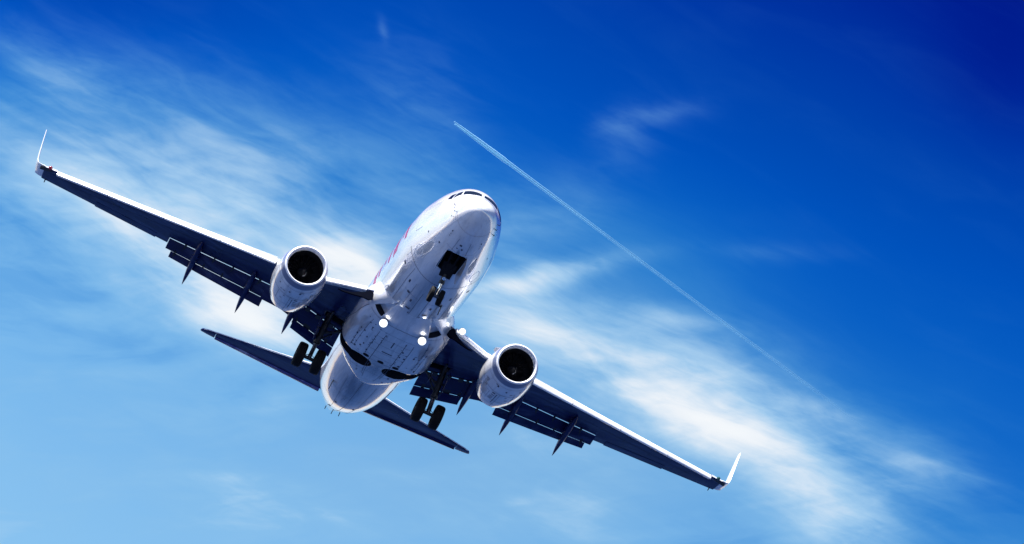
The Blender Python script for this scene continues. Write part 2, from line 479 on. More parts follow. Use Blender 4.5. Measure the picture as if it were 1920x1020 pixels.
# ---- belly fairing under the wing
FAIR = [(9.6, .8, -2.06), (10.2, 1.25, -2.14), (10.9, 1.62, -2.23), (11.6, 1.90, -2.35), (12.4, 2.08, -2.42), (13.5, 2.14, -2.45), (16.2, 2.14, -2.45), (17.0, 2.08, -2.44), (17.8, 1.84, -2.40), (18.6, 1.45, -2.34), (19.3, .98, -2.26), (19.8, .55, -2.15)]
def lerp_tab(T, x):
    x = max(T[0][0], min(T[-1][0], x))
    for k in range(len(T) - 1):
        if x <= T[k + 1][0]:
            break
    n = len(T)
    def d(i, j): return (T[i + 1][j] - T[i][j]) / (T[i + 1][0] - T[i][0])
    out = []
    h = T[k + 1][0] - T[k][0]; t = (x - T[k][0]) / h
    for j in range(1, len(T[0])):
        def tg(i):
            if i == 0: return d(0, j)
            if i == n - 1: return d(n - 2, j)
            a, b = d(i - 1, j), d(i, j)
            return 0 if a * b <= 0 else 2 * a * b / (a + b)
        m0, m1 = tg(k) * h, tg(k + 1) * h
        p0, p1 = T[k][j], T[k + 1][j]
        out.append((2 * t**3 - 3 * t * t + 1) * p0 + (t**3 - 2 * t * t + t) * m0 + (-2 * t**3 + 3 * t * t) * p1 + (t**3 - t * t) * m1)
    return out
ZC = -1.05
def fair(x, b, off=0.0):
    """b: 0 at the keel, +-90 at the widest, 180 on top (degrees)"""
    w, zb = lerp_tab(FAIR, x)
    n = 2.7
    s, c = math.sin(R(b)), math.cos(R(b))
    y = w * math.copysign(abs(s) ** (2 / n), s)
    z = ZC - (ZC - zb) * abs(c) ** (2 / n) if c > 0 else ZC + .55 * abs(c) ** (2 / n)
    if off:
        p0 = Vector((x, y, z))
        q = Vector(fair(x, b + .5)); r = Vector(fair(x, b - .5))
        t = q - r
        nn = Vector((0, -t.z, t.y)).normalized()
        if nn.dot(p0 - Vector((x, 0, ZC))) < 0: nn = -nn
        p0 += nn * off
        return tuple(p0)
    return (x, y, z)
def well_cut(s, top=-1.35):
    poly = []
    for i in range(25):
        t = R(-140 + 280 * i / 24)                        # opens outboard
        poly.append((16.58 + .58 * math.sin(t), s * (.88 - .62 * math.cos(t))))
    poly += [(16.96, s * 1.5), (17.02, s * 2.6), (16.36, s * 2.6), (16.20, s * 1.5)]
    mb = MB()
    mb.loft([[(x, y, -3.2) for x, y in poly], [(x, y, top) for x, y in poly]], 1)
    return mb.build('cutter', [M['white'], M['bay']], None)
def ram_cut(s):
    # ram air inlet: ramp sinking to a dark mouth
    mb = MB()
    a, b_, c_ = Vector(fair(9.95, s * 40)), Vector(fair(11.45, s * 30)), Vector(fair(11.30, s * 56))
    o = (b_ + c_) / 2 - Vector((11.4, 0, ZC)); o.x = 0; o.normalize()
    top = [a + o * .06, b_ + o * .12, c_ + o * .12]
    bot = [a - o * .03, b_ - o * .22, c_ - o * .22]
    mb.loft([top, bot], 0)
    q_ = mb.build('cutter', [M['white'], M['bay']], None)
    for p in q_.data.polygons:
        if abs(p.normal.x) > .8: p.material_index = 1
    return q_
for s in (1, -1):
    cut(fus, well_cut(s, -1.15))
    cut(fus, ram_cut(s))
fus.parent = root
R = math.radians
ex = MB()
def along(x0, a0, x1, a1, w, mi=2, off=.004, n=24):
    """a seam on the fuselage skin between two (X, angle) points"""
    L, Rr = [], []
    for i in range(n + 1):
        t = i / n
        x = x0 + (x1 - x0) * t; a = R(a0 + (a1 - a0) * t)
        p = Vector(fpt(x, a, off)); q = Vector(fpt(min(31.7, x + (x1 - x0) / n * .5 + 1e-4), a + R(a1 - a0) / n * .5 + 1e-5, off))
        d = (q - p).normalized()
        c = Vector(fpt(x, a, off + .1)) - p
        s = d.cross(c).normalized() * w / 2
        L.append(p + s); Rr.append(p - s)
    ex.ribbon(L, Rr, mi)
def ring_on(x, a, rx, ra, w, mi=2, n=40):
    L, Rr = [], []
    for i in range(n + 1):
        t = 2 * PI * i / n
        L.append(fpt(x + (rx + w / 2) * math.cos(t), R(a) + (ra + w / 2) / 1.6 * math.sin(t), .004))
        Rr.append(fpt(x + (rx - w / 2) * math.cos(t), R(a) + (ra - w / 2) / 1.6 * math.sin(t), .004))
    ex.ribbon(L, Rr, mi)
def patch_on(pts, mi, off=.004, n=10):
    """quad (X, angle deg) x4 laid on the skin"""
    g = []
    for i in range(n + 1):
        row = []
        for j in range(n + 1):
            u, v = i / n, j / n
            x = (pts[0][0] * (1 - u) + pts[1][0] * u) * (1 - v) + (pts[3][0] * (1 - u) + pts[2][0] * u) * v
            a = (pts[0][1] * (1 - u) + pts[1][1] * u) * (1 - v) + (pts[3][1] * (1 - u) + pts[2][1] * u) * v
            row.append(fpt(x, R(a), off))
        g.append(row)
    vs = [p for r in g for p in r]
    return vs, [(i * (n + 1) + j, (i + 1) * (n + 1) + j, (i + 1) * (n + 1) + j + 1, i * (n + 1) + j + 1) for i in range(n) for j in range(n)]
along(.96, 90, .96, 270, .012, n=60)                     # radome joint
along(5.93, 118, 5.93, 242, .035, n=60)                  # production joint
along(10.86, 135, 10.86, 225, .03, n=40)
along(22.6, 120, 22.6, 240, .012, n=40)
along(26.4, 120, 26.4, 240, .012, n=40)
for s in (1, -1):
    ring_on(5.1, s * 131, .52, .20, .035, 3)             # round panels on the lower nose
    along(5.4, s * 84, 5.4, s * 104, .014); along(5.4, s * 104, 4.6, s * 104, .014)   # service door outline
    along(2.3, s * 172, 2.3, s * 150, .012)
    along(1.45, s * 165, 2.35, s * 165, .012); along(7.0, s * 160, 10.6, s * 160, .012)
    along(6.2, s * 145, 10.5, s * 145, .016); along(7.4, s * 174, 10.2, s * 174, .02); along(8.2, s * 150, 8.2, s * 172, .014); along(9.4, s * 150, 9.4, s * 172, .014); along(20.2, s * 158, 26.0, s * 164, .016); along(24.4, s * 130, 24.4, s * 170, .014)
    for x, a, l, w in ((1.44, 139.6, .10, .06), (1.65, 141, .05, .05), (1.8, 142, .05, .05), (2.8, 140, .12, .07), (3.74, 115.6, .10, .06), (7.2, 150, .3, .06), (8.1, 157, .2, .10), (8.6, 166, .25, .06), (9.5, 168, .16, .16), (6.9, 129, .18, .10), (9.9, 172, .4, .03), (24.2, 165, .3, .08), (26.6, 198, .5, .12)):
        v, f = patch_on([(x, s * a - w * 20), (x + l, s * a - w * 20), (x + l, s * a + w * 20), (x, s * a + w * 20)], 2, n=3)
        ex.add(v, f, 2)
for x, a, l, w in ((1.70, 176, .10, .11), (1.93, -177.5, .10, .07), (2.0, 172, .06, .06)):
    v, f = patch_on([(x, a - w * 25), (x + l, a - w * 25), (x + l, a + w * 25), (x, a + w * 25)], 2, n=3)
    ex.add(v, f, 2)
along(19.2, 180, 29.5, 180, .02)
# red lettering seen edge-on along the flank: slanting strokes
for s in (1, -1):
    for x, w, a0, a1, sl in ((6.85, .22, 76, 99, .18), (7.6, .10, 72, 92, .3), (8.35, .46, 80, 102, .1), (8.9, .12, 92, 104, .2), (9.85, .22, 76, 101, .12), (10.9, .15, 78, 94, .2), (11.75, .20, 76, 101, .15), (12.45, .24, 78, 104, .2), (12.9, .1, 86, 102, .2)):
        v, f = patch_on([(x + sl, s * a0), (x + sl + w * 1.5, s * a0), (x + w * 1.5, s * a1), (x, s * a1)], 4, n=8)
        ex.add(v, f, 4)
extra(fus, ex)

# windscreen panes (flight deck)
def pane(pts):
    v, f = patch_on(pts, 0, .006, 10)
    v2, f2 = patch_on(pts, 0, -.02, 10)
    mb = MB(); mb.add(v, f); mb.add(v2, f2)
    n = 11
    edge = [j for j in range(n)] + [i * n + n - 1 for i in range(1, n)] + [(n - 1) * n + j for j in range(n - 2, -1, -1)] + [i * n for i in range(n - 2, 0, -1)]
    o = len(v)
    mb.add(v + v2, [(edge[i], edge[(i + 1) % len(edge)], edge[(i + 1) % len(edge)] + o, edge[i] + o) for i in range(len(edge))])
    return mb.build('windscreen_pane', M['glass'], fus, sharp=40)
for s in (1, -1):
    pane([(2.13, s * 3.0), (2.42, s * 37.0), (2.03, s * 43.5), (1.66, s * 3.0)])
    pane([(2.47, s * 39.0), (2.53, s * 49.5), (2.33, s * 64.0), (2.14, s * 47.0)])
    pane([(2.58, s * 52.0), (2.86, s * 57.5), (2.84, s * 68.6), (2.42, s * 66.8)])

def blade(name, x, y, zr, h, c, sweep, th=.03, par=fus, mat='geardark', d=(0, 0, -1)):
    """small swept aerial standing out of the skin"""
    d = Vector(d)
    mb = MB(); rings = []
    for t in (0, .5, 1):
        cc = c * (1 - .45 * t); o = Vector((x + sweep * t, y, zr)) + d * (h * t)
        side = d.cross(Vector((1, 0, 0))).normalized() * th / 2
        rings.append([o, o + Vector((cc * .3, 0, 0)) + side, o + Vector((cc, 0, 0)), o + Vector((cc * .3, 0, 0)) - side])
    mb.loft(rings)
    return mb.build(name, M[mat], par, sharp=40)
blade('blade_aerial', 8.0, -.78, -1.90, .42, .40, .18, .05)
blade('blade_aerial', 22.2, 1.1, -1.70, .30, .30, .5, .04)
blade('drain_mast', 28.6, .45, -.66, .14, .14, .10, .04)
blade('drain_mast', 29.6, .0, -.40, .14, .14, .10, .04)
blade('drain_mast', 29.4, -.35, -.40, .16, .12, .12, .04)
for s in (1, -1):
    for x, a in ((1.02, 100.9), (1.22, 110), (1.37, 78)):
        p = fpt(x, s * R(a), -.01); q = fpt(x, s * R(a), 1.0)
        dd = (Vector(q) - Vector(p)).normalized()
        mb = MB()
        e = Vector(p) + dd * .10 + Vector((.03, 0, 0))
        mb.tube(p, e, .016, .012, 8); mb.tube(e + Vector((.03, 0, 0)), e + Vector((-.14, 0, 0)), .013, .008, 8)
        mb.build('pitot_probe', M['geardark'], fus)

# ---- belly fairing, its own skin
fx = [9.6 + i * 10.2 / 92 for i in range(93)]
fm = MB()
fm.loft([[fair(x, 360 * i / 96 + .001) for i in range(96)] for x in fx])
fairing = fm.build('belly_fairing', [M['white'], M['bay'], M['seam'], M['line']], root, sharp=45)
for s in (1, -1):
    cut(fairing, well_cut(s))
    cut(fairing, ram_cut(s))
fairing.parent = root
ex = MB()
def fseam(pts, w, mi=2, off=.004, sub=10):
    P = []
    for (x0, b0), (x1, b1) in zip(pts, pts[1:]):
        for i in range(sub):
            t = i / sub; P.append((x0 + (x1 - x0) * t, b0 + (b1 - b0) * t))
    P.append(pts[-1])
    L, Q = [], []
    for i, (x, b) in enumerate(P):
        p = Vector(fair(x, b, off))
        j = min(i + 1, len(P) - 1); k = max(0, i - 1)
        d = (Vector(fair(*P[j], off)) - Vector(fair(*P[k], off))).normalized()
        nrm = (Vector(fair(x, b, off + .1)) - p).normalized()
        sd = d.cross(nrm) * w / 2
        L.append(p + sd); Q.append(p - sd)
    ex.ribbon(L, Q, mi)
fseam([(11.62, -55), (11.62, 55)], .03, sub=40)
fseam([(15.9, -28), (15.9, 28)], .02, sub=20); fseam([(17.5, -40), (17.5, 40)], .015, sub=20)
for s in (1, -1):
    fseam([(12.6, s * 8), (17.9, s * 8)], .024); fseam([(12.6, s * 16), (15.6, s * 16)], .018)
    fseam([(11.7, s * 62), (13.4, s * 68), (15.3, s * 84)], .03); fseam([(14.2, s * 40), (15.9, s * 40)], .018)
    fseam([(12.0, s * 34), (15.6, s * 34)], .016); fseam([(16.2, s * 6), (18.6, s * 6)], .02)
    fseam([(17.2, s * 28), (18.4, s * 28)], .014)
fseam([(13.0, 0), (13.7, 0)], .05); fseam([(14.5, -3), (14.5, 3)], .09, sub=4)
for x in (12.4, 13.1, 13.9, 14.7, 15.4):
    fseam([(x, -16), (x, 16)], .014)
rnd = random.Random(3)
for i in range(150):                                       # fastener heads, drain holes, vents
    x = 11.9 + rnd.random() * 6.3
    b = rnd.choice((-40, -34, -25, -16, -8, 8, 16, 25, 34, 40)) + rnd.uniform(-1.5, 1.5)
    if 15.7 < x < 17.3 and abs(b) > 10: continue
    l = rnd.choice((.05, .05, .07, .16)); w = rnd.choice((.04, .06, .08))
    fseam([(x, b), (x + l, b)], w, sub=2)
for b in (-13, 0, 13):                                    # three round caps ahead of the wheel bays
    c = Vector(fair(15.75, b, .006)); nn = (Vector(fair(15.75, b, .1)) - c).normalized()
    u = nn.orthogonal().normalized(); w_ = nn.cross(u)
    ex.add([c + (u * math.cos(2 * PI * i / 20) + w_ * math.sin(2 * PI * i / 20)) * .15 for i in range(20)], [tuple(range(20))], 1)
extra(fairing, ex)

# retractable landing lights hanging from the fairing
def lamp(name, c, d, r, par, depth=.22):
    c = Vector(c); d = Vector(d).normalized()
    mb = MB()
    mb.lathe(c - d * depth, d, [(0, r * .35), (depth * .35, r * .85), (depth * .8, r * 1.08), (depth, r * 1.08), (depth + .012, r * 1.0), (depth - .005, r * .97)], 24, 0, True)
    o = mb.build(name, M['geardark'], par)
    ml = MB()
    ml.lathe(c, d, [(.016, r * .99), (.012, r * .8), (.010, r * .60)], 24, 0, False)
    ml.build('reflector', M['reflector'], o)
    ml = MB()
    ml.lathe(c, d, [(.010, r * .61), (.018, r * .5), (.026, r * .3), (.030, .004)], 24, 0, True)
    ml.build('lens', M['lamp'], o)
    return o
toward = Vector((-.93, .0, -.36))
for s in (1, -1):
    o = lamp('landing_light', (11.42, s * .91, -2.45), toward, .18, fairing)
    mb = MB(); mb.tube((11.62, s * .91, -2.2), (11.58, s * .91, -2.42), .05, .05, 10)
    mb.build('bracket', M['geardark'], o)

# ------------------------------------------------------------------ wings
Z0, SLOPE = -1.25, .135
def zref(Y): return Z0 + SLOPE * (Y - 1.88)
def le(Y): return 11.63 + .94 * (Y - 2.23) if Y < 3.93 else 13.23 + (Y - 3.93) * .4935
def te(Y): return 19.6 + (Y - 10.7) * .235 if Y >= 10.6 else (17.27 + (Y - 5.72) * .331 if Y > 4.4 else 17.17 + (4.2 - Y) * .19)
TH = [(1.0, .80), (2.5, .72), (4.0, .60), (6.0, .50), (10.6, .33), (16.6, .17), (17.2, .15)]
def wsec(Y, kind, xt=None, teh=.03):
    xl = le(Y); xt = te(Y) if xt is None else xt
    z = zref(Y); T = lerp_tab(TH, Y)[0]
    xs_ = xl + (.50 if kind == 'slat' else .58 if Y < 6 else .30)
    Lc = xt - xs_
    inb = Y < 5.998 and kind != 'slat'
    low = [(f, -.055 * T * math.sin(PI * f ** .8)) for f in (1, .85, .7, .55, .4, .25, .12, .03)]
    up = [(0.03, .10 * T + .10 if inb else .34 * T + .14), (.12, .36 * T + .10 if inb else .62 * T + .12), (.25, (.7 if inb else .9) * T + .05), (.4, 1.0 * T), (.55, .92 * T), (.7, .70 * T), (.85, .42 * T), (1, teh)]
    P = [(xs_ + f * Lc, z + h) for f, h in low]
    if kind == 'slat':
        P += [(xs_ + .0, z + .01), (xs_ - .03, z + .06), (xs_ - .02, z + .14), (xs_ + .03, z + .22)]
    elif Y < 6:
        P += [(xl + .30, z - .06), (xl + .14, z - .09), (xl + .13, z - .02), (xl + .24, z + .05)]
    else:
        P += [(xl + .14, z - .06), (xl + .03, z - .05), (xl + .01, z + .0), (xl + .10, z + .09)]
    P += [(xs_ + f * Lc, z + h) for f, h in up]
    return P
def sect3(P, Y, s): return [(x, s * Y, z) for x, z in P]
def naca(c, t, n=9):
    U, L = [], []
    for i in range(n + 1):
        b = PI * i / n; x = .5 * (1 - math.cos(b))
        y = 5 * t * (.2969 * math.sqrt(x) - .126 * x - .3516 * x * x + .2843 * x ** 3 - .1036 * x ** 4)
        U.append((x * c, y * c * 1.15)); L.append((x * c, -y * c * .6))
    return U[::-1] + L[1:-1]
VC, VS = .374, .924                                        # view slope from ahead and below: keeps the flap slots open to the sky
def q_of(x, z): return VC * x - VS * z
def flap_sec(c, t, defl, qmin, xnose, n=9):
    cd, sd_ = math.cos(R(defl)), math.sin(R(defl))
    P = [(x * cd + z * sd_, -x * sd_ + z * cd) for x, z in naca(c, t, n)]
    m = min(q_of(x + xnose, z) for x, z in P)
    dz = (m - qmin) / VS
    return [(x + xnose, z + dz) for x, z in P]
GAP = .024
def make_wing(s):
    mb = MB()
    rings = []
    for Y, kind, k in ((.6, 'plain', dict(teh=.26)), (1.4, 'plain', dict(teh=.26)), (2.23, 'plain', dict(teh=.26)), (2.6, 'plain', dict(teh=.26)), (3.2, 'plain', dict(teh=.26)), (3.93, 'plain', dict(teh=.26)), (4.4, 'plain', dict(teh=.26)),
                       (4.9, 'plain', dict(teh=.24)), (5.72, 'plain', dict(teh=.24)), (5.995, 'plain', dict(teh=.22)), (6.0, 'slat', dict(teh=.22)), (8.0, 'slat', dict(teh=.2)), (10.0, 'slat', dict(teh=.18)), (10.595, 'slat', dict(teh=.17)),
                       (10.605, 'slat', {}), (12, 'slat', {}), (13.5, 'slat', {}), (15, 'slat', {}), (16.345, 'slat', {}), (16.35, 'plain', {}), (16.7, 'plain', {}), (16.95, 'plain', {})):
        rings.append(sect3(wsec(Y, kind, **k), Y, s))
    mb.loft(rings)
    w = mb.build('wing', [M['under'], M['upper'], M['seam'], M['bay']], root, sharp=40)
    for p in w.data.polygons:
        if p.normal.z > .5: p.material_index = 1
    # leg bay
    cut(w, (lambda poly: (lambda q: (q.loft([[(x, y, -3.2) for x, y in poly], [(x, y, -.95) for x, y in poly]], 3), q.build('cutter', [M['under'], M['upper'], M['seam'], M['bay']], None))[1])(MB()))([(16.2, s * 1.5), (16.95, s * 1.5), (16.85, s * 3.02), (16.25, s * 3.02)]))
    w.parent = root
    # panel joints on the underside
    e = MB()
    def wl(x0, y0, x1, y1, wd=.02):
        a = Vector((x0, s * y0, zref(y0) - .055 * lerp_tab(TH, y0)[0] - .006)); b = Vector((x1, s * y1, zref(y1) - .055 * lerp_tab(TH, y1)[0] - .006))
        d = (b - a).normalized().cross(Vector((0, 0, 1))) * wd / 2
        N = 12
        e.ribbon([a + (b - a) * i / N + d for i in range(N + 1)], [a + (b - a) * i / N - d for i in range(N + 1)], 2)
    wl(14.6, 6.2, 19.0, 14.9); wl(15.9, 6.2, 20.0, 15.5, .025); wl(13.9, 2.4, 15.2, 5.9, .025); wl(15.4, 2.3, 15.6, 5.4)
    for y in (7.6, 9.1, 11.8, 13.2, 14.6):
        wl(le(y) + 1.0, y, le(y) + 1.55, y, .015)
    extra(w, e)
    # leading edge slats
    for y0, y1 in ((6.02, 8.55), (8.58, 11.2), (11.23, 13.85), (13.88, 16.33)):
        q = MB(); R_ = []
        for Y in (y0, (y0 + y1) / 2, y1):
            k = 1.0 - .028 * (Y - 6); xl = le(Y); z = zref(Y)
            P = [(.50, -.035), (.26, -.15), (.10, -.23), (.02, -.235), (-.015, -.19), (.01, -.10), (.10, .03), (.24, .14), (.40, .22), (.58, .27), (.56, .245), (.40, .17), (.30, .06), (.30, -.06), (.38, -.07)]
            R_.append([(xl + x * (k if x < .3 else 1), s * Y, z + h * k) for x, h in P])
        q.loft(R_)
        q.build('slat', M['slat'], w, sharp=45)
    # bright fixed leading edge inboard of the engine is skinned like the slats
    q = MB(); R_ = []
    for Y in (2.12, 2.4, 2.8, 3.3, 3.93, 4.4, 4.9, 5.5, 5.97):
        xl, z = le(Y), zref(Y)
        P = [(.62, -.03), (.40, -.07), (.2, -.12), (.03, -.155), (-.03, -.12), (-.02, -.03), (.10, .07), (.3, .16), (.6, .24), (.6, .20), (.3, .12), (.2, .02)]
        R_.append([(xl + x, s * Y, z + h) for x, h in P])
    q.loft(R_)
    q.build('leading_edge', M['slat'], w, sharp=45)
    # krueger flap folded out under the wing root
    q = MB()
    kp = [(1.76, -1.80), (1.80, -1.56), (1.89, -1.41), (2.02, -1.37), (2.12, -1.47), (2.35, -1.52), (2.62, -1.56), (2.95, -1.53), (3.2, -1.47), (2.95, -1.58), (2.6, -1.66), (2.15, -1.74), (1.9, -1.83)]
    q.loft([[(11.63 + .94 * (Y - 2.23) - .12, s * Y, z) for Y, z in kp], [(11.63 + .94 * (Y - 2.23) + .10, s * Y, z + .04) for Y, z in kp]])
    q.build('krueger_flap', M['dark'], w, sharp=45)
    # trailing edge flaps in two elements
    def flaps(Ys, mainc, aftc, dm, da, aft_to=None, nm='main_flap'):
        A, B = [], []
        for Y in Ys:
            t = (Y - Ys[0]) / (Ys[-1] - Ys[0])
            c1 = mainc[0] + (mainc[1] - mainc[0]) * t; c2 = aftc[0] + (aftc[1] - aftc[0]) * t if aftc else 0
            xt = te(min(Y, 10.599)) if Y > 4.4 else te(Y)
            zl = zref(Y)
            P = flap_sec(c1, .15, dm, q_of(xt, zl) + GAP, xt - .02)
            A.append(sect3(P, Y, s))
            if aftc:
                qm = max(q_of(x, z) for x, z in P)
                xe = max(P, key=lambda p: q_of(*p))[0]
                Ya = min(Y, aft_to) if aft_to else Y
                B.append(sect3(flap_sec(c2, .16, da, qm + GAP * .65, xe - .05), Ya, s))
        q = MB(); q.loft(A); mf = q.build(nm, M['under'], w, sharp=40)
        if B:
            q = MB(); q.loft(B); q.build('aft_flap', M['under'], w, sharp=40)
        return mf
    flaps([5.75, 7.2, 8.8, 10.58], (.82, .62), (.44, .30), 30, 50, aft_to=10.3)
    flaps([2.0, 2.8, 3.5, 4.12], (.95, .92), (.46, .42), 32, 55)
    flaps([4.05, 4.9, 5.86], (.92, .86), None, 36, 0, nm='thrust_gate_flap')
    # slot brackets: short dark bridges between wing and flap
    for Y, wd in ((2.1, .16), (2.55, .30), (3.15, .34), (3.75, .22), (4.05, .12), (6.2, .12), (7.5, .08), (8.4, .08), (9.8, .10)):
        q = MB()
        xt, zl = te(Y), zref(Y)
        q.box((xt + .12, s * Y, zl - .10), (.55, wd, .10), rot=Matrix.Rotation(R(24), 3, 'Y'))
        q.build('flap_bracket', M['geardark'], w)
        q = MB()
        xm = xt + .70; zm_ = zl - .46 + .1 * (Y > 5)
        q.box((xm, s * (Y + .3), zm_), (.42, wd * .9, .09), rot=Matrix.Rotation(R(35), 3, 'Y'))
        q.build('flap_bracket', M['geardark'], w)
    # flap track fairings
    for Y, xf, xe, ze in ((9.22, 17.15, 19.95, -1.20), (6.56, 16.75, 19.47, -1.20), (4.32, 16.5, 18.56, -1.22)):
        zp = zref(Y); q = MB(); R_ = []
        Lx = xe - xf
        for t, hw, hh, zc in ((0, .02, .03, -.04), (.06, .075, .10, -.10), (.16, .115, .17, -.16), (.3, .14, .23, -.24), (.45, .15, .25, -.36), (.6, .14, .23, -.53), (.75, .11, .18, -.74), (.88, .07, .11, -.97), (.96, .03, .05, -1.12), (1, .006, .01, -1.2)):
            x = xf + Lx * t; z = zp + zc * (ze / -1.2)
            R_.append([(x + .25 * hh * math.sin(2 * PI * i / 18) * (t > .3), s * Y + hw * math.cos(2 * PI * i / 18), z + hh * math.sin(2 * PI * i / 18)) for i in range(18)])
        q.loft(R_)
        q.build('flap_track_fairing', M['under'], w, sharp=50)
    # aileron with its own joint lines
    q = MB(); A = []
    for Y in (11.2, 12.7, 14.23):
        xt = te(Y); z = zref(Y)
        A.append(sect3([(xt - .52, z - .022), (xt - .26, z - .035), (xt + .05, z - .02), (xt + .05, z + .02), (xt - .26, z + .05), (xt - .52, z + .03)], Y, s))
    q.loft(A); ail = q.build('aileron', M['under'], w)
    # winglet
    q = MB(); R_ = []
    for Y, z, xl, xt, th, nx in ((16.95, zref(16.95) + .05, le(16.95) + .0, te(16.95), .13, 0), (17.15, zref(17.15) + .07, 19.78, 21.15, .12, .25), (17.32, .98, 19.98, 21.28, .11, .6), (17.42, 1.25, 20.25, 21.36, .10, .9), (17.50, 1.75, 20.62, 21.55, .09, .98), (17.60, 2.5, 21.12, 21.83, .07, .98), (17.69, 3.18, 21.56, 22.06, .055, .98), (17.71, 3.30, 21.72, 22.07, .03, .98)):
        c = xt - xl
        nrm = Vector((0, -s * nx, math.sqrt(max(0, 1 - nx * nx))))
        P = []
        for x, h in naca(1.0, 1.0, 9):
            P.append(Vector((xl + x * c, s * Y, z)) + nrm * (h * th / 1.0))
        R_.append(P)
    q.loft(R_)
    q.build('winglet', M['slat'], w, sharp=40)
    q = MB(); R_ = []
    for Y, x0, x1 in ((16.55, 19.50, 19.62), (16.7, 19.55, 19.74), (17.0, 19.70, 19.95), (17.15, 19.85, 20.05)):
        z = zref(Y) - .02
        R_.append([(x0 - .02, s * Y, z + .02), (x0 + .03, s * Y, z - .04), (x1, s * Y, z - .05), (x1 + .02, s * Y, z + .02), ((x0 + x1) / 2, s * Y, z + .10)])
    q.loft(R_)
    nl = q.build('navigation_light', M['geardark'], w)
    q = MB(); q.lathe((19.50, s * 16.72, zref(16.7) + .04), (-1, s * .5, 0), [(-.06, .09), (.0, .085), (.05, .05), (.07, .004)], 14, 0, True)
    q.build('lens', M['redglass'] if s > 0 else M['greenglass'], nl)
    # fuel dump nozzle
    q = MB(); q.tube((21.0, s * 16.75, zref(16.75)), (21.15, s * 16.75, zref(16.75) - .08), .03, .02, 8)
    q.build('static_wick', M['geardark'], w)
    # landing light let into the wing root
    if s < 0:
        lamp('landing_light', (11.60, s * 2.37, -1.19), toward, .15, w, depth=.15)
    return w
wings = {s: make_wing(s) for s in (1, -1)}

